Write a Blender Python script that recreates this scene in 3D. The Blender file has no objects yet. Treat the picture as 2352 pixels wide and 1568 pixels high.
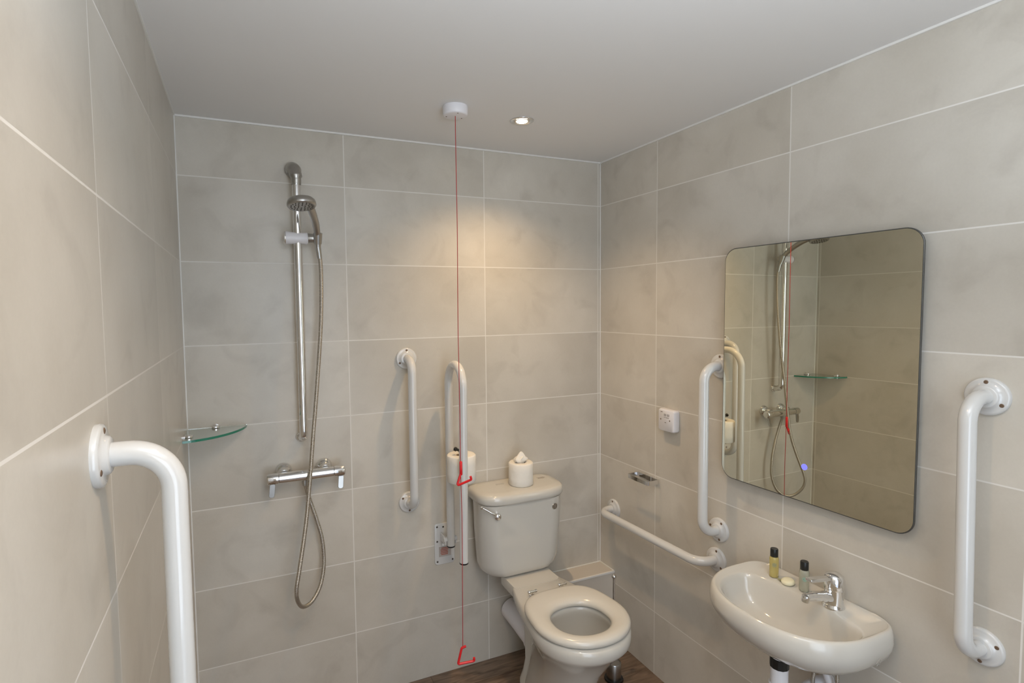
import bpy, bmesh, math, random
from mathutils import Vector, Matrix
random.seed(7)
PI = math.pi
scn = bpy.context.scene
C = scn.collection

# ------------------------------------------------------------------ camera
W, H = 1.8, 2.3005            # room width, ceiling height
YF = -2.75                    # wall behind the camera
CAM = Vector((-1.6091, -2.2074, 1.6166))
yaw, pitch, roll = .4109, -.0587, -.0123
fwd = Vector((math.sin(yaw) * math.cos(pitch), math.cos(yaw) * math.cos(pitch), math.sin(pitch)))
rgt = Vector((math.cos(yaw), -math.sin(yaw), 0))
upv = rgt.cross(fwd)
r2 = math.cos(roll) * rgt + math.sin(roll) * upv
u2 = -math.sin(roll) * rgt + math.cos(roll) * upv
cd = bpy.data.cameras.new('camera')
cam = bpy.data.objects.new('camera', cd)
C.objects.link(cam)
cam.matrix_world = Matrix(((r2.x, u2.x, -fwd.x, CAM.x), (r2.y, u2.y, -fwd.y, CAM.y), (r2.z, u2.z, -fwd.z, CAM.z), (0, 0, 0, 1)))
cd.sensor_width = 36
cd.lens = 1253.63 / 2352 * 36
cd.shift_x = 75.66 / 2352
cd.shift_y = -5.53 / 2352
cd.clip_start = .02
scn.camera = cam

# ------------------------------------------------------------------ world and light
wd = bpy.data.worlds.new('world')
scn.world = wd
wd.use_nodes = True
wd.node_tree.nodes['Background'].inputs[0].default_value = (.75, .85, 1, 1)
wd.node_tree.nodes['Background'].inputs[1].default_value = 1.0
scn.view_settings.view_transform = 'Standard'
scn.view_settings.look = 'None'
scn.view_settings.gamma = 1
scn.view_settings.exposure = 0.30


def area(name, loc, target, sx, sy, power, col):
    l = bpy.data.lights.new(name, 'AREA')
    l.shape = 'RECTANGLE'; l.size = sx; l.size_y = sy; l.energy = power; l.color = col
    o = bpy.data.objects.new(name, l); C.objects.link(o)
    o.location = loc
    o.rotation_euler = (Vector(target) - Vector(loc)).to_track_quat('-Z', 'Y').to_euler()
    return o


# daylight entering through the doorway behind the camera
area('doorway_daylight', (-1.2, YF + .03, 1.15), (-.9, 0, 1.2), .8, 1.5, 7.5, (.78, .89, 1))
# added lamp aimed at the ceiling, stands in for an assumed bounced flash
area('added_bounce_lamp', (-1.25, -2.2, 1.80), (-1.2, -2.22, 2.3), .12, .12, 18, (.84, .91, 1))

# ------------------------------------------------------------------ materials
def new_mat(name):
    m = bpy.data.materials.new(name); m.use_nodes = True
    nt = m.node_tree
    return m, nt, nt.nodes['Principled BSDF']


def simple(name, col, rough=.4, metal=0, spec=.5, coat=0, trans=0, emit=None, es=0, noise=0, sss=0):
    m, nt, b = new_mat(name)
    b.inputs['Base Color'].default_value = (*col, 1)
    b.inputs['Roughness'].default_value = rough
    b.inputs['Metallic'].default_value = metal
    b.inputs['Specular IOR Level'].default_value = spec
    b.inputs['Coat Weight'].default_value = coat
    b.inputs['Coat Roughness'].default_value = .03
    b.inputs['Transmission Weight'].default_value = trans
    if sss:
        b.inputs['Subsurface Weight'].default_value = sss
        b.inputs['Subsurface Radius'].default_value = (.01, .01, .008)
    if emit:
        b.inputs['Emission Color'].default_value = (*emit, 1)
        b.inputs['Emission Strength'].default_value = es
    if noise:
        n = nt.nodes.new('ShaderNodeTexNoise'); n.inputs['Scale'].default_value = 60
        tc = nt.nodes.new('ShaderNodeTexCoord')
        nt.links.new(tc.outputs['Object'], n.inputs['Vector'])
        bp = nt.nodes.new('ShaderNodeBump'); bp.inputs['Strength'].default_value = noise; bp.inputs['Distance'].default_value = .002
        nt.links.new(n.outputs['Fac'], bp.inputs['Height'])
        nt.links.new(bp.outputs['Normal'], b.inputs['Normal'])
    return m


def tile_mat(name, axis, off, toff=0.0):
    """stacked 600 x 300 stone-look tiles with pale grout; axis = horizontal coordinate, off = a vertical joint"""
    m, nt, b = new_mat(name)
    N, L = nt.nodes, nt.links

    def math_(op, a, c=None, d=None):
        n = N.new('ShaderNodeMath'); n.operation = op
        for i, v in enumerate((a, c, d)):
            if v is None: continue
            if isinstance(v, (int, float)): n.inputs[i].default_value = v
            else: L.new(v, n.inputs[i])
        return n.outputs[0]
    tc = N.new('ShaderNodeTexCoord'); sp = N.new('ShaderNodeSeparateXYZ')
    L.new(tc.outputs['Object'], sp.inputs[0])
    h = sp.outputs[axis]; z = sp.outputs[2]
    u = math_('DIVIDE', math_('SUBTRACT', h, off), .602)
    v = math_('DIVIDE', math_('SUBTRACT', z, .2807), .302)
    fu, fv = math_('FRACT', u), math_('FRACT', v)
    iu, iv = math_('FLOOR', u), math_('FLOOR', v)
    gw = .0019
    eu = math_('MINIMUM', fu, math_('SUBTRACT', 1, fu))
    ev = math_('MINIMUM', fv, math_('SUBTRACT', 1, fv))
    gu = math_('LESS_THAN', eu, gw / .602)
    gv = math_('LESS_THAN', ev, gw / .302)
    g = math_('MAXIMUM', gu, gv)
    cmb = N.new('ShaderNodeCombineXYZ')
    L.new(iu, cmb.inputs[0]); L.new(iv, cmb.inputs[1]); cmb.inputs[2].default_value = toff
    wn = N.new('ShaderNodeTexWhiteNoise'); wn.noise_dimensions = '3D'; L.new(cmb.outputs[0], wn.inputs['Vector'])
    # offset the stone pattern per tile
    vm = N.new('ShaderNodeVectorMath'); vm.operation = 'SCALE'; L.new(wn.outputs['Color'], vm.inputs[0]); vm.inputs['Scale'].default_value = 37
    va = N.new('ShaderNodeVectorMath'); va.operation = 'ADD'; L.new(tc.outputs['Object'], va.inputs[0]); L.new(vm.outputs[0], va.inputs[1])
    n1 = N.new('ShaderNodeTexNoise'); n1.inputs['Scale'].default_value = 2.6; n1.inputs['Detail'].default_value = 5; n1.inputs['Roughness'].default_value = .55
    n2 = N.new('ShaderNodeTexNoise'); n2.inputs['Scale'].default_value = 7; n2.inputs['Detail'].default_value = 6; n2.inputs['Distortion'].default_value = .6
    n3 = N.new('ShaderNodeTexNoise'); n3.inputs['Scale'].default_value = 160; n3.inputs['Detail'].default_value = 2
    for n in (n1, n2, n3): L.new(va.outputs[0], n.inputs['Vector'])
    cr = N.new('ShaderNodeValToRGB')
    cr.color_ramp.elements[0].position = .34; cr.color_ramp.elements[0].color = (.535, .497, .430, 1)
    cr.color_ramp.elements[1].position = .68; cr.color_ramp.elements[1].color = (.635, .600, .535, 1)
    L.new(n1.outputs['Fac'], cr.inputs[0])
    cr2 = N.new('ShaderNodeValToRGB')
    cr2.color_ramp.elements[0].position = .26; cr2.color_ramp.elements[0].color = (.83, .82, .81, 1)
    cr2.color_ramp.elements[1].position = .47; cr2.color_ramp.elements[1].color = (1, 1, 1, 1)
    L.new(n2.outputs['Fac'], cr2.inputs[0])
    mx = N.new('ShaderNodeMix'); mx.data_type = 'RGBA'; mx.blend_type = 'MULTIPLY'; mx.inputs[0].default_value = .75
    L.new(cr.outputs[0], mx.inputs[6]); L.new(cr2.outputs[0], mx.inputs[7])
    hs = N.new('ShaderNodeHueSaturation')
    tone = math_('ADD', math_('MULTIPLY', wn.outputs['Value'], .10), .95)
    tone2 = math_('ADD', tone, math_('MULTIPLY', math_('SUBTRACT', n3.outputs['Fac'], .5), .06))
    L.new(tone2, hs.inputs['Value']); L.new(mx.outputs[2], hs.inputs['Color'])
    mg = N.new('ShaderNodeMix'); mg.data_type = 'RGBA'
    L.new(g, mg.inputs[0]); L.new(hs.outputs[0], mg.inputs[6]); mg.inputs[7].default_value = (.76, .735, .69, 1)
    L.new(mg.outputs[2], b.inputs['Base Color'])
    L.new(math_('ADD', math_('MULTIPLY', g, .45), .3), b.inputs['Roughness'])
    b.inputs['Specular IOR Level'].default_value = .45
    bp = N.new('ShaderNodeBump'); bp.inputs['Strength'].default_value = .35; bp.inputs['Distance'].default_value = .0012
    L.new(math_('SUBTRACT', 1, g), bp.inputs['Height'])
    L.new(bp.outputs['Normal'], b.inputs['Normal'])
    return m


def floor_mat():
    m, nt, b = new_mat('wood_effect_vinyl')
    N, L = nt.nodes, nt.links
    tc = N.new('ShaderNodeTexCoord'); mp = N.new('ShaderNodeMapping')
    mp.inputs['Scale'].default_value = (2.2, 14, 1); mp.inputs['Rotation'].default_value = (0, 0, .0)
    L.new(tc.outputs['Object'], mp.inputs[0])
    n = N.new('ShaderNodeTexNoise'); n.inputs['Scale'].default_value = 3; n.inputs['Detail'].default_value = 8; n.inputs['Distortion'].default_value = 1.2
    L.new(mp.outputs[0], n.inputs['Vector'])
    br = N.new('ShaderNodeTexBrick'); br.inputs['Scale'].default_value = 1
    br.inputs['Brick Width'].default_value = .9; br.inputs['Row Height'].default_value = .12; br.inputs['Mortar Size'].default_value = .0012
    br.inputs['Color1'].default_value = (.9, .85, .8, 1); br.inputs['Color2'].default_value = (.62, .58, .54, 1); br.inputs['Mortar'].default_value = (.3, .26, .22, 1)
    br.offset = .37
    L.new(tc.outputs['Object'], br.inputs['Vector'])
    cr = N.new('ShaderNodeValToRGB')
    cr.color_ramp.elements[0].position = .3; cr.color_ramp.elements[0].color = (.13, .088, .06, 1)
    cr.color_ramp.elements[1].position = .72; cr.color_ramp.elements[1].color = (.36, .275, .21, 1)
    L.new(n.outputs['Fac'], cr.inputs[0])
    mx = N.new('ShaderNodeMix'); mx.data_type = 'RGBA'; mx.blend_type = 'MULTIPLY'; mx.inputs[0].default_value = 1
    L.new(cr.outputs[0], mx.inputs[6]); L.new(br.outputs['Color'], mx.inputs[7])
    L.new(mx.outputs[2], b.inputs['Base Color'])
    b.inputs['Roughness'].default_value = .42
    return m


def hose_mat(name='coiled_steel', along=420):
    m, nt, b = new_mat(name)
    N, L = nt.nodes, nt.links
    b.inputs['Base Color'].default_value = (.50, .46, .40, 1); b.inputs['Metallic'].default_value = .9; b.inputs['Roughness'].default_value = .36
    uv = N.new('ShaderNodeUVMap'); sp = N.new('ShaderNodeSeparateXYZ'); L.new(uv.outputs[0], sp.inputs[0])
    mm = N.new('ShaderNodeMath'); mm.operation = 'MULTIPLY'; L.new(sp.outputs[1], mm.inputs[0]); mm.inputs[1].default_value = along
    si = N.new('ShaderNodeMath'); si.operation = 'SINE'; L.new(mm.outputs[0], si.inputs[0])
    bp = N.new('ShaderNodeBump'); bp.inputs['Strength'].default_value = .6; bp.inputs['Distance'].default_value = .0006
    L.new(si.outputs[0], bp.inputs['Height']); L.new(bp.outputs['Normal'], b.inputs['Normal'])
    return m


M_TB = tile_mat('stone_tile_back', 0, -.6156, 0)
M_TR = tile_mat('stone_tile_right', 1, -.3919, 2)
M_TL = tile_mat('stone_tile_left', 1, -.6212, 9)
M_TF = tile_mat('stone_tile_front', 0, -.3, 13)
M_BOX = simple('stone_tile_boxing', (.62, .57, .50), .33)
M_CEIL = simple('ceiling_paint', (.80, .795, .785), .85, noise=.05)
M_FLOOR = floor_mat()
M_SEAL = simple('white_sealant', (.80, .79, .76), .45)
M_RAIL = simple('white_powder_coat', (.65, .65, .64), .14, coat=.7)
M_CER = simple('white_vitreous_china', (.61, .59, .54), .10, coat=.5)
M_SEAT = simple('white_seat_plastic', (.67, .64, .575), .2, coat=.2)
M_CHR = simple('chrome', (.80, .80, .80), .06, metal=1)
M_CHRD = simple('satin_chrome', (.45, .44, .42), .28, metal=1)
M_HOSE = hose_mat(along=1250)
M_BRAID = hose_mat('braided_steel', 2000)
M_WP = simple('white_plastic', (.80, .79, .82), .35)
M_SCREW = simple('brown_screw_head', (.17, .11, .07), .5, metal=.3)
M_DARK = simple('dark_screw_head', (.06, .05, .04), .5)
M_BLK = simple('black_plastic', (.012, .013, .013), .3)
M_RED = simple('red_plastic', (.72, .015, .02), .3)
M_REDC = simple('red_cord', (.42, .04, .04), .7)
M_PAPER = simple('tissue_paper', (.83, .80, .74), .95, noise=.6)
M_CORE = simple('cardboard', (.42, .33, .24), .9)
M_MIRROR = simple('mirror_silver', (.84, .82, .68), .005, metal=1)
M_MEDGE = simple('mirror_edge', (.09, .09, .085), .3, metal=.5)
M_BLUE = simple('blue_light', (.05, .05, .5), .5, emit=(.12, .12, 1), es=1.8)
M_LAMP = simple('lamp_glow', (1, 1, 1), .5, emit=(1, .86, .64), es=28)
M_GREY = simple('grey_print', (.22, .19, .17), .6)
M_GREYL = simple('pale_grey_print', (.42, .40, .36), .6)
M_REDP = simple('faded_red_print', (.42, .13, .09), .6)
M_LABEL = simple('silver_label', (.42, .38, .35), .5)
M_SHAM = simple('amber_shampoo', (.74, .63, .24), .12, trans=.5)
M_GEL = simple('clear_gel', (.66, .68, .58), .12, trans=.6)
M_PRINTG = simple('olive_print', (.30, .30, .17), .5)
M_PRINTT = simple('teal_print', (.30, .46, .38), .5)
M_SOAP = simple('cream_soap', (.86, .82, .60), .3)
M_RECESS = simple('lamp_reflector', (.62, .55, .46), .35)


def glass_mat():
    m, nt, b = new_mat('shelf_glass')
    b.inputs['Base Color'].default_value = (.86, .95, .92, 1); b.inputs['Roughness'].default_value = .0
    b.inputs['Transmission Weight'].default_value = 1; b.inputs['IOR'].default_value = 1.45
    return m


M_GLASS = glass_mat()
M_GEDGE = simple('green_glass_edge', (.02, .20, .13), .1, coat=.4)


# ------------------------------------------------------------------ geometry helpers
def tag(o, label=None, cat=None, group=None, kind=None):
    if label: o['label'] = label
    if cat: o['category'] = cat
    if group: o['group'] = group
    if kind: o['kind'] = kind
    return o


def thing(name, label, cat, loc, group=None):
    o = bpy.data.objects.new(name, None); C.objects.link(o)
    o.location = loc; o.empty_display_size = .05
    return tag(o, label, cat, group)


def root_loc(p):
    v = Vector((0, 0, 0))
    while p is not None:
        v += p.location; p = p.parent
    return v


def obj(name, geo, mat, parent=None, loc=None, smooth=True, bevel=0, sub=0, auto=65):
    """geo = (verts, faces[, uvs]) in world coordinates"""
    vs, fs = geo[0], geo[1]
    base = root_loc(parent) if parent is not None else Vector(loc or (0, 0, 0))
    me = bpy.data.meshes.new(name)
    me.from_pydata([Vector(v) - base for v in vs], [], fs)
    if len(geo) > 2:
        uvl = me.uv_layers.new(name='UVMap')
        i = 0
        for f in geo[2]:
            for c in f:
                uvl.data[i].uv = c; i += 1
    bm = bmesh.new(); bm.from_mesh(me)
    bmesh.ops.recalc_face_normals(bm, faces=bm.faces)
    bm.to_mesh(me); bm.free()
    mats = mat if isinstance(mat, (list, tuple)) else [mat]
    for m in mats: me.materials.append(m)
    for p in me.polygons: p.use_smooth = smooth
    o = bpy.data.objects.new(name, me); C.objects.link(o)
    if parent is not None: o.parent = parent
    else: o.location = base
    if bevel:
        b = o.modifiers.new('bevel', 'BEVEL'); b.width = bevel; b.segments = 3; b.limit_method = 'ANGLE'; b.angle_limit = math.radians(40)
        b.harden_normals = False
    if sub:
        s = o.modifiers.new('sub', 'SUBSURF'); s.levels = sub; s.render_levels = sub
    if smooth and not sub:
        me.set_sharp_from_angle(angle=math.radians(auto))
    return o


def join(*gs):
    vs, fs = [], []
    for g in gs:
        n = len(vs); vs += list(g[0]); fs += [tuple(i + n for i in f) for f in g[1]]
    return vs, fs


def box(x0, x1, y0, y1, z0, z1):
    v = [(x, y, z) for z in (z0, z1) for y in (y0, y1) for x in (x0, x1)]
    return v, [(0, 2, 3, 1), (4, 5, 7, 6), (0, 1, 5, 4), (2, 6, 7, 3), (0, 4, 6, 2), (1, 3, 7, 5)]


def xform(g, M):
    return [M @ Vector(v) for v in g[0]], g[1]


def loft(rings, close_ends=True, closed=True):
    """rings: list of equal-length closed point loops"""
    n = len(rings[0]); vs = [Vector(p) for r in rings for p in r]; fs = []
    for i in range(len(rings) - 1):
        for j in range(n):
            k = (j + 1) % n
            fs.append((i * n + j, i * n + k, (i + 1) * n + k, (i + 1) * n + j))
    if close_ends == 'loop':
        i = len(rings) - 1
        for j in range(n):
            k = (j + 1) % n
            fs.append((i * n + j, i * n + k, k, j))
    elif close_ends:
        fs.append(tuple(range(n - 1, -1, -1)))
        fs.append(tuple((len(rings) - 1) * n + j for j in range(n)))
    return vs, fs


def basis(n):
    n = Vector(n).normalized()
    a = Vector((0, 0, 1)) if abs(n.z) < .9 else Vector((1, 0, 0))
    u = n.cross(a).normalized(); v = n.cross(u).normalized()
    return n, u, v


def lathe(origin, axis, prof, seg=40):
    """prof: (distance along axis, radius)"""
    n, u, v = basis(axis); o = Vector(origin)
    rings = []
    for d, r in prof:
        rings.append([o + n * d + (u * math.cos(2 * PI * k / seg) + v * math.sin(2 * PI * k / seg)) * max(r, 1e-5) for k in range(seg)])
    return loft(rings)


def catmull(pts, sub=8):
    P = [Vector(p) for p in pts]; P = [P[0] * 2 - P[1]] + P + [P[-1] * 2 - P[-2]]
    out = []
    for i in range(1, len(P) - 2):
        for s in range(sub):
            t = s / sub
            a, b, c, d = P[i - 1], P[i], P[i + 1], P[i + 2]
            out.append(.5 * ((2 * b) + (-a + c) * t + (2 * a - 5 * b + 4 * c - d) * t * t + (-a + 3 * b - 3 * c + d) * t ** 3))
    out.append(P[-2])
    return out


def fillet(pts, r, seg=10):
    """polyline with rounded corners"""
    P = [Vector(p) for p in pts]; out = [P[0]]
    for i in range(1, len(P) - 1):
        a = (P[i - 1] - P[i]).normalized(); b = (P[i + 1] - P[i]).normalized()
        ang = a.angle(b)
        if ang > PI - .01: out.append(P[i]); continue
        d = r / math.tan(ang / 2)
        c = P[i] + (a + b).normalized() * (r / math.sin(ang / 2))
        p0 = P[i] + a * d - c; p1 = P[i] + b * d - c
        tot = p0.angle(p1); ax = p0.cross(p1).normalized()
        for k in range(seg + 1):
            out.append(c + Matrix.Rotation(tot * k / seg, 3, ax) @ p0)
    out.append(P[-1])
    return out


def tube(path, rad, seg=20, uv=False):
    P = [Vector(p) for p in path]; n = len(P)
    rr = rad if isinstance(rad, (list, tuple)) else [rad] * n
    T = []
    for i in range(n):
        T.append((P[min(i + 1, n - 1)] - P[max(i - 1, 0)]).normalized())
    _, u, _ = basis(T[0])
    rings = []; L = [0]
    for i in range(n):
        if i: L.append(L[-1] + (P[i] - P[i - 1]).length)
        u = (u - T[i] * u.dot(T[i])).normalized(); v = T[i].cross(u)
        rings.append([P[i] + (u * math.cos(2 * PI * k / seg) + v * math.sin(2 * PI * k / seg)) * rr[i] for k in range(seg)])
    vs, fs = loft(rings)
    if not uv: return vs, fs
    uvs = []
    for i in range(n - 1):
        for j in range(seg):
            uvs.append([(j / seg, L[i]), ((j + 1) / seg, L[i]), ((j + 1) / seg, L[i + 1]), (j / seg, L[i + 1])])
    uvs.append([(0, 0)] * seg); uvs.append([(0, 0)] * seg)
    return vs, fs, uvs


def rounded_rect(w, h, r, seg=6):
    """points in 2D centred on 0"""
    out = []
    for cx, cy, a0 in ((w / 2 - r, h / 2 - r, 0), (-w / 2 + r, h / 2 - r, PI / 2), (-w / 2 + r, -h / 2 + r, PI), (w / 2 - r, -h / 2 + r, 1.5 * PI)):
        for k in range(seg + 1):
            a = a0 + PI / 2 * k / seg
            out.append((cx + r * math.cos(a), cy + r * math.sin(a)))
    return out


def struct(name, geo, mat, **k):
    return tag(obj(name, geo, mat, smooth=False, **k), kind='structure')


# ------------------------------------------------------------------ room shell
T = .1
struct('wall_back', box(-W - T, T, 0, T, 0, H), M_TB)
struct('wall_right', box(0, T, YF - T, 0, 0, H), M_TR)
struct('wall_left', box(-W - T, -W, YF - T, 0, 0, H), M_TL)
DX0, DX1, DH = -1.5, -.5, 2.05        # doorway behind the camera
struct('wall_front', join(box(-W, DX0, YF - T, YF, 0, H), box(DX1, 0, YF - T, YF, 0, H), box(DX0, DX1, YF - T, YF, DH, H)), M_TF)
struct('floor', box(-W - T, T, YF - T, T, -T, 0), M_FLOOR)
struct('ceiling', box(-W - T, T, YF - T, T, H, H + T), M_CEIL)
s = .0035
struct('trim_1', box(-W, -W + s, -s, 0, 0, H), M_SEAL)                 # left corner bead
struct('trim_2', box(-s, 0, -s, 0, 0, H), M_SEAL)                      # right corner bead
struct('trim_3', box(-W, 0, -.006, 0, H - .006, H), M_SEAL)           # ceiling line, back wall
struct('trim_4', box(-.006, 0, YF, 0, H - .006, H), M_SEAL)           # ceiling line, right wall
struct('trim_5', box(-W, -W + .004, YF, 0, H - .004, H), M_SEAL)      # ceiling line, left wall

# pipe boxing in the right-hand corner
BX0, BZ, BD = -.42, .340, .117
bxr = thing('pipe_boxing', 'low tiled pipe boxing with pale edge trim in the corner behind the toilet', 'boxing', (BX0 / 2, -BD / 2, 0))
obj('boxing_body', box(BX0, -.001, -BD, -.001, .001, BZ), M_BOX, bxr, smooth=False, bevel=.002)
obj('edge_trim', join(box(BX0, -.001, -BD - .003, -BD + .006, BZ - .006, BZ + .003), box(BX0, -.001, -.006, -.0005, BZ - .001, BZ + .003), box(-.006, -.0005, -BD, -.001, BZ - .001, BZ + .003)), M_SEAL, bxr, smooth=False, bevel=.001)


# ------------------------------------------------------------------ downlights
def downlight(x, y, label, power, size=2.25):
    t = thing('ceiling_downlight', label, 'ceiling light', (x, y, H), 'recessed ceiling downlights')
    obj('bezel', lathe((x, y, H), (0, 0, -1), [(0, .044), (.0005, .0445), (.003, .044), (.005, .040), (.0045, .034), (.0015, .030), (.0008, .0255), (.0008, .024), (0, .024)], 48), M_CHR, t)
    obj('reflector', lathe((x, y, H), (0, 0, -1), [(.0002, .0300), (.0012, .0295), (.0035, .0255), (.003, .0195), (.0002, .019)], 40), M_RECESS, t)
    obj('lamp', lathe((x, y, H), (0, 0, -1), [(.0003, .0198), (.005, .0195), (.0066, .016), (.0075, .008), (.0077, .0005)], 32), M_LAMP, t)
    l = bpy.data.lights.new('downlight_beam', 'SPOT')
    l.energy = power; l.color = (1, .67, .34); l.spot_size = size; l.spot_blend = 1; l.shadow_soft_size = .02
    o = bpy.data.objects.new('downlight_beam', l); C.objects.link(o)
    o.location = (0, 0, -.012); o.parent = t
    return t


downlight(-.634, -.39, 'lit recessed ceiling downlight with chrome bezel above the toilet', 27)
downlight(-1.2, -1.62, 'lit recessed ceiling downlight with chrome bezel nearest the doorway, above the left-hand rail', 23, 2.5)


# ------------------------------------------------------------------ grab rails
def grab_rail(p0, p1, n, label, angs, off=.085, mat_s=M_SCREW, r=.0175):
    p0, p1, n = Vector(p0), Vector(p1), Vector(n)
    t = thing('grab_rail', label, 'grab rail', (p0 + p1) / 2, 'white wall grab rails')
    path = fillet([p0 + n * .004, p0 + n * off, p1 + n * off, p1 + n * .004], .055, 14)
    obj('tube', tube(path, r, 32), M_RAIL, t)
    d = (p1 - p0).normalized()
    u = d; v = n.cross(u)
    for k, p in enumerate((p0, p1)):
        f = obj('flange', lathe(p, n, [(0, .0445), (.006, .0445), (.009, .0425), (.010, .039), (.011, .028), (.0165, .026), (.018, .0235), (.018, .012)], 56), M_RAIL, t)
        for a in angs[k]:
            a = math.radians(a)
            c = p + (u * math.cos(a) + v * math.sin(a)) * .0345 + n * .0095
            obj('screw', lathe(c, n, [(0, .0048), (.0012, .0046), (.002, .003), (.0015, .0015), (.0015, 0)], 14), mat_s, f)
    return t


# angles measured from the direction of the bar
grab_rail((-1.8, -1.305, 1.4155), (-1.8, -1.305, .806), (1, 0, 0), 'white grab rail fixed upright on the left wall, nearest and largest of the rails', ((180, 60, -60), (0, 120, 240)), off=.093)
grab_rail((0, -1.516, 1.3915), (0, -1.5255, .788), (-1, 0, 0), 'white grab rail fixed upright on the right wall beyond the mirror and basin, far right', ((180, 60, -60), (0, 115, 235)))
grab_rail((0, -.737, 1.3900), (0, -.737, .777), (-1, 0, 0), 'white grab rail fixed upright on the right wall beside the left edge of the mirror', ((180, 60, -60), (15, 150, 255)))
grab_rail((0, -.112, .646), (0, -.728, .660), (-1, 0, 0), 'white grab rail fixed level on the right wall beside the toilet', ((90, -50, 200), (80, 200, -40)))
grab_rail((-.9815, 0, 1.4055), (-.9815, 0, .796), (0, -1, 0), 'white grab rail fixed upright on the back wall between shower and fold-up rail', ((180, 60, -60), (0, 115, 235)))

# ------------------------------------------------------------------ fold-up rail
fr = thing('fold_up_rail', 'white hinged U-shaped support rail folded up against the back wall beside the toilet', 'grab rail', (-.825, 0, .587))
pts = [(a - .8255, -.0005, b + .587) for a, b in rounded_rect(.092, .184, .014)]
pl = obj('mounting_plate', loft([pts, [(x, -.004, z) for x, y, z in pts], [(-.8255 + (x + .8255) * .96, -.006, .587 + (z - .587) * .98) for x, y, z in pts]]), M_RAIL, fr, auto=40)
for x, z in ((-.860, .665), (-.860, .600), (-.860, .510), (-.790, .510), (-.832, .662), (-.790, .665)):
    obj('screw', lathe((x, -.0055, z), (0, -1, 0), [(0, .0042), (.0012, .004), (.002, .0022), (.0016, .0005)], 14), M_DARK, pl)
st = obj('warning_sticker', box(-.853, -.797, -.0068, -.006, .530, .575), M_LABEL, fr, smooth=False)
obj('red_print', join(*[box(-.846 + a, -.810 - c, -.0073, -.0067, z, z + .004) for a, c, z in ((.004, .004, .566), (0, 0, .559), (.001, .003, .552), (0, .001, .545), (.003, .002, .538))]), M_REDP, st, smooth=False)
# hinge bracket: two cheeks, pivot pin
for hx0 in (-.846, -.800):
    obj('hinge_cheek', box(hx0, hx0 + .005, -.070, -.005, .606, .640), M_RAIL, fr, smooth=False, bevel=.002)
obj('pivot_pin', join(lathe((-.850, -.060, .628), (1, 0, 0), [(0, .009), (.002, .011), (.056, .011), (.060, .008)], 24), lathe((-.852, -.045, .600), (1, 0, 0), [(0, .005), (.002, .006), (.008, .006)], 20)), M_RAIL, fr, auto=40)
upath = fillet([(-.8195, -.068, .600), (-.8195, -.068, 1.385 + .0), (-.8235, -.243, 1.385), (-.8305, -.243, .6035)], .0865, 20)
obj('tube', tube(upath, .0170, 32), M_RAIL, fr)
for x, y, z in ((-.8195, -.068, .600), (-.8305, -.243, .6035)):
    obj('end_cap', lathe((x, y, z + .003), (0, 0, -1), [(0, .0176), (.005, .0180), (.0065, .016), (.0065, 0)], 28), M_BLK, fr)
rh = obj('roll_holder', join(tube(fillet([(-.8190, -.068, .895), (-.8150, -.110, .895), (-.801, -.155, .895)], .01, 5), .004, 12), lathe((-.801, -.155, .891), (0, 0, 1), [(0, .012), (.004, .024), (.009, .024), (.0095, .010)], 24)), M_CHR, fr)
obj('spindle', lathe((-.801, -.155, .901), (0, 0, 1), [(0, .008), (.122, .008), (.123, .012), (.128, .012), (.130, .006)], 20), M_RAIL, fr)
obj('knob', join(tube([(-.803, -.155, 1.030), (-.825, -.158, 1.040)], .0055, 14), lathe((-.822, -.158, 1.038), (-.7, -.1, .4), [(0, .007), (.003, .009), (.010, .008), (.013, .003)], 18)), M_BLK, fr)


# ------------------------------------------------------------------ toilet rolls
def toilet_roll(x, y, z, r, h, label, grp='white toilet rolls'):
    t = thing('toilet_roll', label, 'toilet roll', (x, y, z), grp)
    obj('paper', lathe((x, y, z), (0, 0, 1), [(.002, .021), (0, .024), (0, r - .004), (.003, r), (h * .33, r * 1.005), (h * .66, r * .995), (h - .005, r), (h, r - .005), (h - .003, r * .7), (h, r * .5), (h - .002, .024), (h - .004, .021), (.002, .021)], 56), M_PAPER, t)
    obj('core', lathe((x, y, z), (0, 0, 1), [(.001, .0195), (.001, .0208), (h - .004, .0208), (h - .004, .0195), (.001, .0195)], 40), M_CORE, t)
    return t


LIDZ = .832
tr = toilet_roll(-.496, -.098, LIDZ, .054, .100, 'toilet roll with a tissue tuft standing on the cistern lid')
# puffed tissue tuft coming out of the core
rings = []
rnd = random.Random(3)
for i, (d, rr, ex) in enumerate(((-.03, .012, 0), (0, .019, .3), (.007, .031, .5), (.015, .029, .6), (.023, .020, .6), (.034, .012, .6), (.046, .004, .3))):
    ring = []
    for k in range(28):
        a = 2 * PI * k / 28
        q = rr * (1 + ex * math.sin(3 * a + i * .8) * .6 + rnd.uniform(-.12, .12))
        ring.append((-.496 + q * math.cos(a) - .004 + .006 * (d > .03), -.098 + q * math.sin(a) * .7, LIDZ + .100 + d))
    rings.append(ring)
obj('tissue_tuft', loft(rings), M_PAPER, tr, sub=1)
obj('loose_sheet', loft([[(-.496 - .030 + a * .035 + .004 * math.sin(i * 1.3), -.098 - .020 + i * .006, LIDZ + .100 + b + .004 * math.sin(i)) for a, b in ((0, .001), (.5, .014), (.9, .026), (1, .022), (.5, .010), (.0, -.002))] for i in range(6)]), M_PAPER, tr, sub=1)
toilet_roll(-.801, -.155, .905, .0595, .112, 'toilet roll held on the spindle of the fold-up rail')

# ------------------------------------------------------------------ toilet
TX = -.500
wc = thing('toilet', 'white close-coupled toilet with open ring seat and cistern against the back wall', 'toilet', (TX, -.35, 0))
NS = 72


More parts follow.
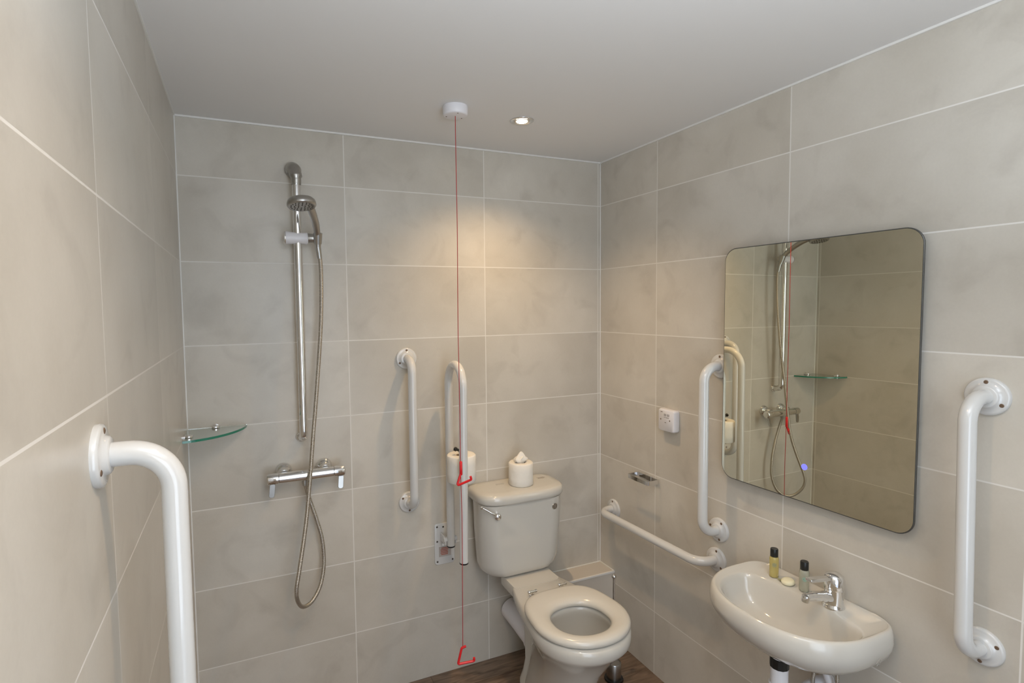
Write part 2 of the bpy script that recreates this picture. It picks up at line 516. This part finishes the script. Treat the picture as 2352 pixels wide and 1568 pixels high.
def d_outline(hw, yc, front, back, z, nf=2.05, nb=3.2, cx=TX + .008, taper=0.0):
    pts = []
    for k in range(NS):
        a = 2 * PI * k / NS
        c, s_ = math.cos(a), math.sin(a)
        n = nf if s_ < 0 else nb
        x = hw * math.copysign(abs(c) ** (2 / n), c)
        y = math.copysign(abs(s_) ** (2 / n), s_)
        if y > 0: x *= 1 - taper * y
        pts.append((cx + x, yc + (y * back if y > 0 else y * front), z))
    return pts


# pan: ceramic body
def PB(hw, front, back, z, yc=-.56, nb=3.5, taper=.3, nf=2.1):
    return d_outline(hw, yc, yc - front - .021, back - yc, z, nf=nf, nb=nb, taper=taper, cx=TX - .002)


pan_r = [PB(.100, -.60, -.24, .002, yc=-.42, taper=.1), PB(.101, -.605, -.235, .02, yc=-.42, taper=.1), PB(.097, -.60, -.24, .06, yc=-.42, taper=.1), PB(.088, -.605, -.24, .12, yc=-.43, taper=.3),
         PB(.092, -.63, -.25, .20, yc=-.45, taper=.4), PB(.112, -.665, -.25, .28, yc=-.49, taper=.5), PB(.140, -.710, -.24, .345, yc=-.53, taper=.5),
         PB(.164, -.742, -.20, .385, yc=-.55, taper=.42), PB(.176, -.758, -.14, .400, taper=.40), PB(.181, -.766, -.135, .412, taper=.40), PB(.182, -.768, -.13, .43, taper=.40), PB(.180, -.766, -.13, .448, taper=.40),
         PB(.174, -.758, -.136, .4545, taper=.40)]
inner = [(.128, -.700, -.46, .4545), (.118, -.694, -.468, .450), (.112, -.688, -.474, .435), (.122, -.694, -.466, .415), (.118, -.685, -.47, .36), (.095, -.655, -.49, .29), (.060, -.610, -.50, .24), (.02, -.57, -.53, .225)]
for hw, fy, by, z in inner:
    pan_r.append(d_outline(hw, -.570, -.570 - fy - .018, by + .575, z, 2.1, 2.3, cx=TX - .004))
obj('pan', loft(pan_r), M_CER, wc)
obj('pan_plinth', loft([[(TX - .004 + a, yc_ + b, z) for a, b in rounded_rect(w_, l_, r_, 8)] for (w_, l_, z, yc_, r_) in ((.150, .13, .002, -.255, .05), (.146, .13, .04, -.255, .05), (.120, .12, .08, -.26, .045), (.090, .12, .12, -.255, .04), (.076, .13, .22, -.245, .036), (.085, .13, .33, -.23, .036), (.140, .14, .380, -.205, .05), (.200, .14, .402, -.195, .04), (.213, .15, .410, -.19, .025), (.218, .155, .418, -.187, .022), (.218, .155, .450, -.187, .022), (.214, .151, .4562, -.187, .020))]), M_CER, wc, auto=50)
wtr = d_outline(.055, -.575, .045, .045, .250, 2.1, 2.2)
# seat ring
so, si = [], []
def seat_o(off, z): return d_outline(.1840 - off, -.558, .179 - off, .200 - off, z, 2.1, 3.3, taper=.10, cx=TX - .001)
def seat_i(off, z): return d_outline(.107 + off, -.580, .096 + off, .107 + off, z, 2.1, 2.3, taper=0, cx=TX - .005)
Z0 = .4585
seat_r = [seat_o(.006, Z0), seat_o(.001, Z0 + .004), seat_o(0, Z0 + .012), seat_o(.003, Z0 + .020), seat_o(.010, Z0 + .0255), seat_o(.022, Z0 + .028), seat_i(.032, Z0 + .0275), seat_i(.018, Z0 + .0245), seat_i(.007, Z0 + .018), seat_i(0, Z0 + .009), seat_i(.002, Z0 + .001), seat_i(.008, Z0)]
obj('seat', loft(seat_r, 'loop'), M_SEAT, wc)
for hx in (-.574, -.434):
    g = join(lathe((hx, -.330, .456), (0, 0, 1), [(0, .011), (.004, .011), (.006, .007), (.016, .007), (.017, 0)], 20),
             lathe((hx - .020, -.338, .474), (1, 0, 0), [(0, .0055), (.002, .007), (.006, .007), (.007, .0045), (.032, .0045), (.033, .0065), (.038, .0065), (.040, .004)], 18))
    obj('hinge', g, M_CHR, wc, auto=40)
# cistern
CX = -.516
def lring(w, d, z):
    pts = []
    for k in range(64):
        a = 2 * PI * k / 64; c, q = math.cos(a), math.sin(a)
        n = 3.6 if q < 0 else 7
        x = w / 2 * math.copysign(abs(c) ** (2 / n), c)
        y = math.copysign(abs(q) ** (2 / n), q)
        pts.append((CX + x, -.075 + (y * .073 if y > 0 else y * (d - .074)), z))
    return pts


def cring(w, y0, y1, z, r, dx=0):
    return [(CX + dx + a, (y0 + y1) / 2 + b, z) for a, b in rounded_rect(w, y1 - y0, r, 10)]
cr_ = [cring(.235, -.150, -.030, .4575, .055), cring(.290, -.165, -.020, .460, .07), cring(.330, -.174, -.014, .470, .078), cring(.362, -.178, -.011, .488, .08), cring(.376, -.182, -.010, .515, .078), cring(.392, -.189, -.008, .66, .076), cring(.399, -.193, -.007, .785, .074)]
cis = obj('cistern', loft(cr_), M_CER, wc, auto=60)
lid_r = [lring(.396, .195, .786), lring(.412, .205, .789), lring(.418, .2085, .797), lring(.418, .2085, .812), lring(.412, .205, .824), lring(.396, .196, .830), lring(.34, .165, LIDZ)]
lid = obj('cistern_lid', loft(lid_r), M_CER, wc, auto=60)
obj('printed_mark', join(*[box(-.600 - a, -.560 - a, -.055 - b, -.0535 - b, LIDZ - .0003, LIDZ + .0004) for a, b in ((0, 0), (.002, .006), (.004, .012))]), M_GREYL, lid, smooth=False)
obj('printed_mark', join(*[box(-.392 - a, -.358 - a, -.055 - b, -.0535 - b, LIDZ - .0003, LIDZ + .0004) for a, b in ((0, 0), (-.004, .007), (.002, .014))]), M_GREY, lid, smooth=False)
lev = obj('flush_lever', join(lathe((-.657, -.186, .745), (-.12, -1, 0), [(0, .013), (.008, .0145), (.016, .0145), (.020, .011), (.0215, 0)], 28),
                              tube(catmull([(-.657, -.201, .749), (-.682, -.200, .763), (-.703, -.190, .776), (-.719, -.178, .785)]), [.0042] * 8 + [.004] * 16 + [.0052]),
                              lathe((-.717, -.179, .784), (-.6, .2, .35), [(0, .004), (.003, .007), (.010, .0075), (.014, .003)], 18)), M_CHR, wc, auto=50)
bd = obj('maker_badge', lathe((-.380, -.1895, .744), (.06, -1, 0), [(0, .0135), (.0025, .0135), (.0035, .0125), (.0035, 0)], 28), M_CHRD, wc, auto=40)
obj('badge_mark', join(box(-.387, -.384, -.1937, -.1930, .737, .751), box(-.378, -.375, -.1937, -.1930, .737, .751)), M_CHR, bd, smooth=False)
obj('pan_connector', join(tube(catmull([(-.475, -.235, .160), (-.485, -.15, .18), (-.50, -.08, .21), (-.505, -.004, .22)], 8), .050, 32), lathe((-.478, -.205, .168), (.1, 1, -.2), [(0, .046), (0, .056), (.028, .056), (.03, .050)], 32)), M_WP, wc, auto=50)

# toilet brush
bx_, by_ = -.182, -.348
tb = thing('toilet_brush', 'toilet brush with slim chrome handle standing on the floor between toilet and right wall', 'toilet brush', (bx_, by_, 0))
obj('handle', join(tube([(bx_, by_, .10), (bx_, by_, .452)], .0052, 16), lathe((bx_, by_, .448), (0, 0, 1), [(0, .005), (.003, .0085), (.009, .011), (.015, .0085), (.020, .002)], 20)), M_CHR, tb)
obj('holder', lathe((bx_, by_, .001), (0, 0, 1), [(.004, .0), (.004, .029), (.010, .031), (.075, .031), (.078, .029), (.074, .027), (.074, .006)], 32), M_CHRD, tb, auto=40)
obj('base_ring', lathe((bx_, by_, .0), (0, 0, 1), [(0, .0), (0, .039), (.004, .041), (.010, .039), (.012, .0315), (.012, 0)], 36), M_BLK, tb, auto=50)

# ------------------------------------------------------------------ basin
BY = -1.131
bs = thing('wash_basin', 'white wall-hung wash basin with chrome lever tap under the mirror', 'basin', (0, BY, .60))
NB = 96


def bo(hw, d, z, sc=1.0, sh=1.0, bk=0):
    pts = []
    dc = .115
    for k in range(NB):
        a = 2 * PI * k / NB; c, s_ = math.cos(a), math.sin(a)
        n = 2.35 if s_ > 0 else 5
        y = hw * math.copysign(abs(c) ** (2 / n), c)
        q = math.copysign(abs(s_) ** (2 / n), s_)
        dd = dc + (q * (d - dc) if q > 0 else q * dc)
        pts.append((-max(dd * sc, bk) - .0005, BY + y * sh, z))
    return pts


def bi(hw, d0, d1, z, dc=.165, n1=2.25, n0=3.6):
    pts = []
    for k in range(NB):
        a = 2 * PI * k / NB; c, s_ = math.cos(a), math.sin(a)
        n = n1 if s_ > 0 else n0
        y = hw * math.copysign(abs(c) ** (2 / n), c)
        q = math.copysign(abs(s_) ** (2 / n), s_)
        dd = dc + (q * (d1 - dc) if q > 0 else q * (dc - d0))
        pts.append((-dd, BY - .006 + y, z))
    return pts


br_ = [bo(.06, .18, .612), bo(.12, .225, .614), bo(.165, .265, .621), bo(.197, .295, .637), bo(.219, .320, .662), bo(.2295, .335, .688), bo(.2315, .3385, .706), bo(.2295, .337, .724), bo(.226, .333, .737), bo(.222, .328, .742), bo(.218, .324, .7432, bk=.004),
       bo(.214, .320, .7415, bk=.011), bo(.210, .317, .7375, bk=.015), bi(.199, .080, .311, .7350), bi(.194, .087, .306, .7300), bi(.189, .092, .299, .718), bi(.180, .100, .286, .690), bi(.162, .108, .263, .655), bi(.125, .122, .235, .636), bi(.06, .145, .195, .628), bi(.02, .16, .175, .626)]
obj('bowl', loft(br_), M_CER, bs)
obj('plug_hole', lathe((-.168, BY - .01, .6255), (0, 0, 1), [(0, .021), (.0035, .021), (.004, .018), (.002, .014), (.002, 0)], 28), M_CHR, bs, auto=40)
obj('maker_mark', join(tube(catmull([(-.115, BY - .2265, .672), (-.112, BY - .2285, .680), (-.106, BY - .229, .684), (-.101, BY - .2290, .678), (-.104, BY - .2290, .672)]), .0008, 6), tube(catmull([(-.112, BY - .2255, .664), (-.107, BY - .2265, .669), (-.101, BY - .226, .665)]), .0008, 6)), M_GREYL, bs)
# tap
tx_, ty_ = -.056, -1.203
tp = obj('tap', join(lathe((tx_, ty_, .733), (0, 0, 1), [(0, .029), (.003, .0295), (.008, .027), (.014, .025), (.050, .024), (.056, .025)], 36),
                     tube(catmull([(tx_ - .006, ty_, .762), (tx_ - .045, ty_ + .004, .772), (tx_ - .085, ty_ + .008, .7785), (tx_ - .108, ty_ + .010, .780)], 8), [.0155] * 8 + [.0135] * 8 + [.0125] * 8 + [.0115], 22),
                     lathe((tx_ - .104, ty_ + .010, .786), (-.25, 0, -1), [(0, .006), (.002, .0115), (.016, .0115), (.020, .0095), (.020, .007)], 22)), M_CHR, bs, auto=50)
obj('lever', join(lathe((tx_, ty_, .787), (.06, 0, 1), [(0, .0255), (.002, .0265), (.030, .0265), (.040, .0235), (.046, .015), (.048, 0)], 36),
                  xform(box(-.098, -.008, -.0105, .0105, -.0045, .0045), Matrix.Translation((tx_, ty_, .820)) @ Matrix.Rotation(math.radians(5), 4, 'Y') @ Matrix.Rotation(math.radians(-6), 4, 'Z'))), M_CHR, tp, auto=40, bevel=.003)
# waste and hoses below
wx_, wy_ = -.215, -1.155
wt = obj('waste_pipe', join(lathe((wx_, wy_, .617), (0, 0, -1), [(0, .022), (.042, .022)], 28), lathe((wx_, wy_, .569), (0, 0, -1), [(0, .0225), (.004, .0235), (.05, .0235), (.051, .027), (.085, .027), (.09, .02), (.16, .02), (.17, .012)], 32),
         tube(catmull([(wx_, wy_, .44), (wx_ + .05, wy_, .43), (wx_ + .11, wy_ - .004, .47), (-.003, wy_ - .006, .475)], 8), .017, 24)), M_WP, bs, auto=40)
obj('compression_nut', lathe((wx_, wy_, .596), (0, 0, -1), [(0, .023), (.002, .0255), (.028, .0255), (.030, .023)], 12), M_BLK, wt, auto=20)
for (a, b_, c_) in (((-.075, -1.190, .62), (-.090, -1.170, .50), (-.05, -1.165, .42)), ((-.060, -1.215, .62), (-.075, -1.232, .53), (-.05, -1.215, .44))):
    obj('flexible_hose', tube(catmull([a, b_, c_, (c_[0] + .02, c_[1], c_[2] - .12)], 10), .0055, 14, uv=True), M_BRAID, bs)
obj('pipe_clip', tube(catmull([(-.03, -1.175, .515), (-.055, -1.185, .53), (-.06, -1.205, .50), (-.04, -1.21, .47)], 6), .012, 16), M_WP, bs)


# toiletries on the basin deck
def bottle(x, y, mat, label, pm, pz):
    t = thing('toiletry_bottle', label, 'bottle', (x, y, .737), 'small toiletry bottles on the basin')
    z = .7378
    obj('body', lathe((x, y, z), (0, 0, 1), [(0, .0), (0, .0125), (.002, .0138), (.058, .0138), (.064, .0125), (.067, .009), (.070, .009), (.070, 0)], 28), mat, t, auto=50)
    obj('cap', lathe((x, y, z + .0655), (0, 0, 1), [(0, .0112), (.001, .0118), (.024, .0115), (.026, .0105), (.026, 0)], 28), M_BLK, t, auto=40)
    # round printed emblem following the bottle's side, facing the room
    vs = []; n = 20; rr = .0141
    for k in range(n):
        a = 2 * PI * k / n
        th = math.radians(222) + .0068 * math.cos(a) / rr
        vs.append((x + rr * math.cos(th), y + rr * math.sin(th), z + pz + .0068 * math.sin(a)))
    obj('printed_emblem', (vs + [(x + rr * math.cos(math.radians(222)), y + rr * math.sin(math.radians(222)), z + pz)], [(k, (k + 1) % n, n) for k in range(n)]), pm, t)


bottle(-.060, -1.012, M_SHAM, 'small amber bottle with black cap on the basin, furthest from the tap', M_PRINTG, .042)
bottle(-.056, -1.112, M_GEL, 'small clear bottle with black cap on the basin beside the tap', M_PRINTT, .040)
sp_ = thing('wrapped_soap', 'round cream soap in clear wrapper lying on the basin between the two bottles', 'soap', (-.062, -1.063, .738))
obj('soap', lathe((-.062, -1.064, .7375), (-.15, 0, 1), [(0, .0), (0, .012), (.003, .0185), (.009, .0195), (.013, .016), (.0145, .008), (.0145, 0)], 32), M_SOAP, sp_)
wr = []
for i in range(7):
    wr.append([(-.070 - .004 * math.sin(i * 1.1), -1.050 + .004 * i, .738 + .002 + h_) for h_ in (0,)][0])
obj('wrapper_twist', loft([[(-.070 + .004 * math.cos(a) * w_, -1.047 + .0045 * i, .7415 + .003 * math.sin(a) * w_ + .0005) for a in [2 * PI * k / 8 for k in range(8)]] for i, w_ in enumerate((1.2, .9, .5, .8))]), M_PRINTG, sp_)

# ------------------------------------------------------------------ mirror
MY, MZ, MX = -1.085, 1.405, -.033
mr = thing('wall_mirror', 'rounded rectangular illuminated mirror with blue touch button on the right wall above the basin', 'mirror', (0, MY, MZ))
THM = .022
Rz = Matrix.Translation((MX, MY, MZ)) @ Matrix.Rotation(THM, 4, 'Z') @ Matrix.Rotation(.0040, 4, 'Y')


def mring(w, h, r, x):
    return [Rz @ Vector((x, a, b)) for a, b in rounded_rect(w, h, r, 10)]


obj('mirror_glass', loft([mring(.606, .806, .045, .003), mring(.606, .806, .045, -.0008), mring(.603, .803, .044, -.0016), mring(.5985, .7985, .042, -.0017)]), M_MEDGE, mr, smooth=False)
obj('mirror_face', loft([mring(.6005, .8005, .043, -.0014), mring(.6005, .8005, .043, -.0021)]), M_MIRROR, mr, smooth=False)
obj('mirror_housing', box(-.026, -.001, MY - .265, MY + .265, MZ - .365, MZ + .365), M_WP, mr, smooth=False, bevel=.004)
tc_ = Rz.inverted() @ Vector((-.035, -1.0902, 1.1132))
def ringgeo(r0, r1):
    return xform(lathe((-.0021, tc_.y, tc_.z), (-1, 0, 0), [(0, r0), (.0008, r0), (.0008, r1), (0, r1), (0, r0)], 28), Rz)
tb_ = obj('touch_button', ringgeo(.0072, .0092), M_BLUE, mr)
obj('button_centre', join(ringgeo(.0030, .0046)), M_BLUE, tb_)

# ------------------------------------------------------------------ heating controller
ct = thing('wall_controller', 'white square electronic controller with small display on the right wall beside the upright rail', 'controller', (0, -.486, 1.14))
yc, zc, hw = -.486, 1.1435, .0455
rr_ = [(0.0005, .96), (.004, 1), (.022, 1), (.028, .97), (.030, .93)]
obj('casing', loft([[(-x, yc + a * s_, zc + b * s_) for a, b in rounded_rect(2 * hw, 2 * hw, .010, 5)] for x, s_ in rr_]), M_WP, ct, auto=50)
dz = zc + .018
def seg7(y, z, on):   # small digit built from strokes; y decreases to the reader's right
    w, h, t_ = .0046, .0088, .0011
    S = {'a': (0, w, h - t_, h), 'd': (0, w, 0, t_), 'g': (0, w, h / 2 - t_ / 2, h / 2 + t_ / 2), 'f': (0, t_, h / 2, h), 'e': (0, t_, 0, h / 2), 'b': (w - t_, w, h / 2, h), 'c': (w - t_, w, 0, h / 2)}
    return [box(-.0306, -.0299, y - S[k][1], y - S[k][0], z + S[k][2], z + S[k][3]) for k in on]
g = []
for y, on in ((-.4755, 'abcdef'), (-.4825, 'abcdef'), (-.4925, 'abcdef'), (-.4995, 'abcdef')): g += seg7(y, dz, on)
g += [box(-.0306, -.0299, -.484, -.474, dz - .006, dz - .0045), box(-.0306, -.0299, -.503, -.486, dz - .007, dz - .0048)]
obj('display_digits', join(*g), M_GREY, ct, smooth=False)
obj('printed_name', join(box(-.0306, -.0299, -.467, -.456, zc + .032, zc + .0345)), M_GREY, ct, smooth=False)
for y in (-.4565, -.5075):
    obj('arrow_button', lathe((-.0295, y, zc + .002), (-1, 0, 0), [(0, .0030), (.001, .003), (.0014, .002), (.0014, 0)], 12), M_SCREW, ct)
obj('small_print', box(-.0306, -.0299, -.487, -.479, zc - .010, zc - .0075), M_GREY, ct, smooth=False)

# ------------------------------------------------------------------ chrome soap holder
sh = thing('soap_dish_holder', 'small open chrome bracket with no dish on the right wall above the level grab rail', 'soap holder', (0, -.36, .870))
ya, yb, xd, zs = -.290, -.424, -.066, .866
loop_o = [(xd / 2 - .004 + b, (ya + yb) / 2 + a) for a, b in rounded_rect(yb * -1 + ya, abs(xd) - .004, .010, 5)]
def lr(off, z): return [(xd / 2 - .004 + (b_), (ya + yb) / 2 + a) for a, b_ in rounded_rect((ya - yb) - 2 * off, abs(xd) - .004 - 2 * off, max(.010 - off, .004), 5)]
rings = [[(x, y, zs - .0085) for x, y in lr(0, 0)], [(x, y, zs + .0085) for x, y in lr(0, 0)], [(x, y, zs + .0085) for x, y in lr(.0035, 0)], [(x, y, zs - .0085) for x, y in lr(.0035, 0)]]
obj('bracket_loop', loft(rings, 'loop'), M_CHR, sh, auto=40)
obj('wall_mount', box(-.012, -.0005, -.378, -.345, zs - .012, zs + .012), M_CHR, sh, smooth=False, bevel=.002)

# ------------------------------------------------------------------ corner glass shelf
gs = thing('corner_shelf', 'curved green-edged clear glass shelf in the left corner of the shower', 'shelf', (-W, 0, 1.185))
R_ = .198; zt, zb = 1.189, 1.181
def qp(z, r):
    pts = [(-W + .001, -.001, z)]
    for k in range(25):
        a = PI / 2 * k / 24
        # slightly flattened front edge
        q = r * (1 - .05 * math.sin(2 * a))
        pts.append((-W + .001 + q * math.cos(a), -.001 - q * math.sin(a), z))
    return pts
g = loft([qp(zb, R_), qp(zt, R_)])
o = obj('glass_panel', g, [M_GLASS, M_GEDGE], gs, smooth=False)
for p in o.data.polygons:
    if abs(p.normal.z) < .5 and len(p.vertices) == 4:
        c = p.center + gs.location
        if (c.x + W) > .004 and c.y < -.004: p.material_index = 1
for (x, y, nx, ny) in ((-1.7065, 0, 0, -1), (-1.8, -.145, 1, 0)):
    obj('clamp', join(lathe((x + nx * .016, y + ny * .016, zt - .016), (0, 0, 1), [(0, .010), (.001, .012), (.006, .012)], 24),
                      lathe((x + nx * .016, y + ny * .016, zt), (0, 0, 1), [(0, .013), (.002, .0145), (.006, .014), (.0075, .010), (.0075, 0)], 28),
                      lathe((x, y, zt + .0), (nx, ny, 0), [(.0005, .012), (.006, .012), (.008, .008), (.014, .007)], 24)), M_CHR, gs, auto=40)

# ------------------------------------------------------------------ emergency pull cord
CXc, CYc = -.913, -.430
pc = thing('emergency_pull_cord', 'red emergency pull cord with two red triangle grips hanging from a white ceiling switch', 'pull cord', (CXc, CYc, H))
mt = obj('ceiling_switch', lathe((CXc, CYc, H), (0, 0, -1), [(.0003, .0425), (.004, .0435), (.026, .0425), (.031, .040), (.032, .036), (.032, 0)], 48), M_WP, pc, auto=50)
for a in (150, 265, 25):
    a = math.radians(a)
    obj('screw', lathe((CXc + .031 * math.cos(a), CYc + .031 * math.sin(a), H - .0315), (0, 0, -1), [(0, .0028), (.001, .0026), (.0012, 0)], 12), M_SCREW, mt)
cpts = [(CXc, CYc, H - .031)] + [(CXc + .0012 * math.sin(i * 1.7), CYc, z) for i, z in enumerate((2.1, 1.9, 1.7, 1.5, 1.3, 1.12))] + [(CXc + .001, CYc, 1.0), (CXc + .0035, CYc, .85), (CXc + .001, CYc, .6), (CXc - .001, CYc, .388)]
obj('cord', tube(catmull(cpts, 6), .0014, 8), M_REDC, pc)
def grip(pts, rad, closed=False):
    return tube(fillet(pts, .004, 4), rad, 14)
obj('upper_grip', join(grip([(CXc + .001, CYc - .002, 1.071), (CXc + .002, CYc - .002, 1.033), (CXc - .016, CYc - .004, 0.986), (CXc + .029, CYc - .03, 1.010), (CXc + .026, CYc - .03, 1.022)], .0042), lathe((CXc + .001, CYc - .002, 1.022), (0, 0, 1), [(0, .004), (.002, .0055), (.048, .005), (.05, .003)], 14)), M_RED, pc)
obj('lower_grip', join(grip([(CXc + .010, CYc - .004, .392), (CXc - .005, CYc, .387), (CXc - .022, CYc - .004, .333), (CXc + .036, CYc - .018, .338), (CXc + .035, CYc - .018, .350)], .0044)), M_RED, pc)

# ------------------------------------------------------------------ shower
sw = thing('shower_riser_rail', 'chrome shower riser rail with hand shower and hose on the back wall', 'shower', (-1.405, 0, 1.62))
rx, ry = -1.4040, -.058
rp = [(-1.4085, -.004, 2.146), (-1.4060, -.030, 2.143), (-1.4040, -.052, 2.125)]
obj('rail', tube([(rx, ry, 1.180), (rx, ry, 2.095)], .0155, 28), M_CHR, sw, auto=50)
obj('top_bracket', join(tube(catmull([(-1.4130, -.002, 2.140), (-1.4120, -.020, 2.141), (-1.4080, -.044, 2.130), (rx, ry, 2.105), (rx, ry, 2.080)], 6), [.0262] * 7 + [.0258] * 6 + [.0225] * 6 + [.0178] * 6, 28), lathe((rx, ry, 2.078), (0, 0, -1), [(0, .0176), (.003, .017), (.003, 0)], 24)), M_CHRD, sw, auto=60)
obj('bottom_bracket', join(tube(fillet([(rx, ry, 1.20), (rx, ry, 1.130), (-1.409, -.004, 1.122)], .03, 10), .0158, 26), lathe((-1.409, 0, 1.122), (0, -1, 0), [(.0003, .020), (.010, .020), (.014, .017), (.016, .013)], 28)), M_CHR, sw, auto=60)
# sliding holder
hz = 1.881
hold = obj('sliding_holder', join(lathe((rx - .044, ry - .004, hz - .001), (1, .0, 0), [(0, .0235), (.006, .0238), (.028, .0215), (.044, .0205), (.060, .0212), (.076, .0220), (.079, .019)], 28)), M_WP, sw, auto=50)
obj('holder_knob', lathe((rx - .0495, ry - .004, hz - .001), (1, 0, 0), [(0, .0195), (.001, .0235), (.0055, .0243), (.006, .012)], 28), M_CHR, hold, auto=40)
obj('cone_clip', join(lathe((rx + .034, ry - .006, hz), (1, -.25, 0), [(0, .0175), (.004, .0180), (.030, .0160), (.038, .013)], 24), lathe((-1.3355, ry - .025, hz - .022), (-.02, -.30, 1), [(0, .0135), (.040, .0165), (.040, .012)], 24)), M_CHRD, hold, auto=40)
# hand shower
HC = Vector((-1.4080, -.250, 1.990)); HN = (.05, -.19, -1)
hd = obj('hand_shower', join(tube(catmull([(-1.3350, -.080, 1.850), (-1.3370, -.092, 1.885), (-1.345, -.122, 1.920), (-1.358, -.160, 1.950), (-1.373, -.195, 1.972), (-1.392, -.225, 1.987)], 6), [.0105] * 6 + [.0118] * 6 + [.0130] * 6 + [.0138] * 6 + [.0145] * 6 + [.016], 22),
                             lathe(HC, HN, [(-.006, .0), (-.004, .022), (.002, .040), (.008, .0455), (.016, .0480), (.024, .0480), (.028, .045), (.0275, .039), (.0275, 0)], 48)), M_CHRD, sw, auto=60)
n_, u_, v_ = basis(HN)
fc = HC + n_ * .0275
noz = []
for rr, cnt in ((.012, 6), (.024, 12), (.035, 18)):
    for k in range(cnt):
        a = 2 * PI * k / cnt
        noz.append(lathe(fc + (u_ * math.cos(a) + v_ * math.sin(a)) * rr, n_, [(0, .0022), (.0018, .0016), (.002, 0)], 8))
obj('spray_nozzles', join(*noz), M_DARK, hd)
# hose
hp = [(-1.3355, -.078, 1.852), (-1.3290, -.072, 1.815), (-1.3258, -.071, 1.763), (-1.3273, -.073, 1.6646), (-1.3321, -.076, 1.5661), (-1.3402, -.080, 1.4676), (-1.3500, -.085, 1.3695), (-1.3621, -.092, 1.2555), (-1.3737, -.100, 1.1588), (-1.3856, -.106, 1.0457), (-1.3926, -.110, .9814), (-1.4019, -.116, .9018),
      (-1.4132, -.128, .825), (-1.4304, -.150, .7379), (-1.4489, -.174, .6541), (-1.4585, -.180, .6022), (-1.4541, -.165, .553), (-1.4337, -.130, .5089), (-1.3985, -.095, .5031), (-1.3631, -.068, .5431), (-1.3445, -.052, .619), (-1.3476, -.050, .715), (-1.3653, -.051, .7969), (-1.3861, -.054, .8699), (-1.3995, -.061, .922), (-1.4065, -.068, .957)]
obj('hose', tube(catmull(hp, 10), .0074, 18, uv=True), M_HOSE, sw)
obj('hose_ferrule', join(tube([hp[0], (-1.3290, -.0722, 1.806)], [.0108, .0084], 20)), M_CHRD, sw)
# mixer bar
mv = thing('shower_mixer', 'chrome thermostatic bar mixer with two paddle levers on the back wall under the riser rail', 'shower mixer', (-1.4, 0, .987))
mz, my = .987, -.070
obj('bar_body', lathe((-1.500, my, mz), (1, 0, 0), [(0, .018), (.001, .0195), (.045, .0200), (.150, .0200), (.199, .0195), (.200, .018)], 40), M_CHR, mv, auto=50)
for x0, sgn, col in ((-1.501, -1, 0), (-1.299, 1, 1)):
    h = obj('control_knob', lathe((x0, my, mz), (sgn, 0, 0), [(.0, .0165), (.001, .0165), (.0015, .0205), (.036, .0208), (.040, .019), (.042, .016), (.042, 0)], 36), M_CHR, mv, auto=40)
    xk = x0 + sgn * .024
    obj('paddle_lever', xform(loft([[(a, -.003, b) for a, b in rounded_rect(.020, .052, .008, 5)], [(a, .003, b) for a, b in rounded_rect(.020, .052, .008, 5)]]), Matrix.Translation((xk, my - .012 + .002, mz - .040)) @ Matrix.Rotation(math.radians(-14 if sgn > 0 else 0), 4, 'X') @ Matrix.Rotation(math.radians(6), 4, 'Y')), M_CHRD, h, auto=40, bevel=.001)
for x in (-1.4785, -1.3275):
    obj('wall_flange', lathe((x, 0, .996), (0, -1, 0), [(.0004, .031), (.006, .031), (.012, .0285), (.020, .022), (.026, .0155), (.052, .0150)], 40), M_CHR, mv, auto=50)
obj('hose_outlet', lathe((-1.4075, my + .002, mz - .017), (0, 0, -1), [(0, .011), (.014, .011), (.015, .009), (.022, .009)], 24), M_CHRD, mv, auto=40)
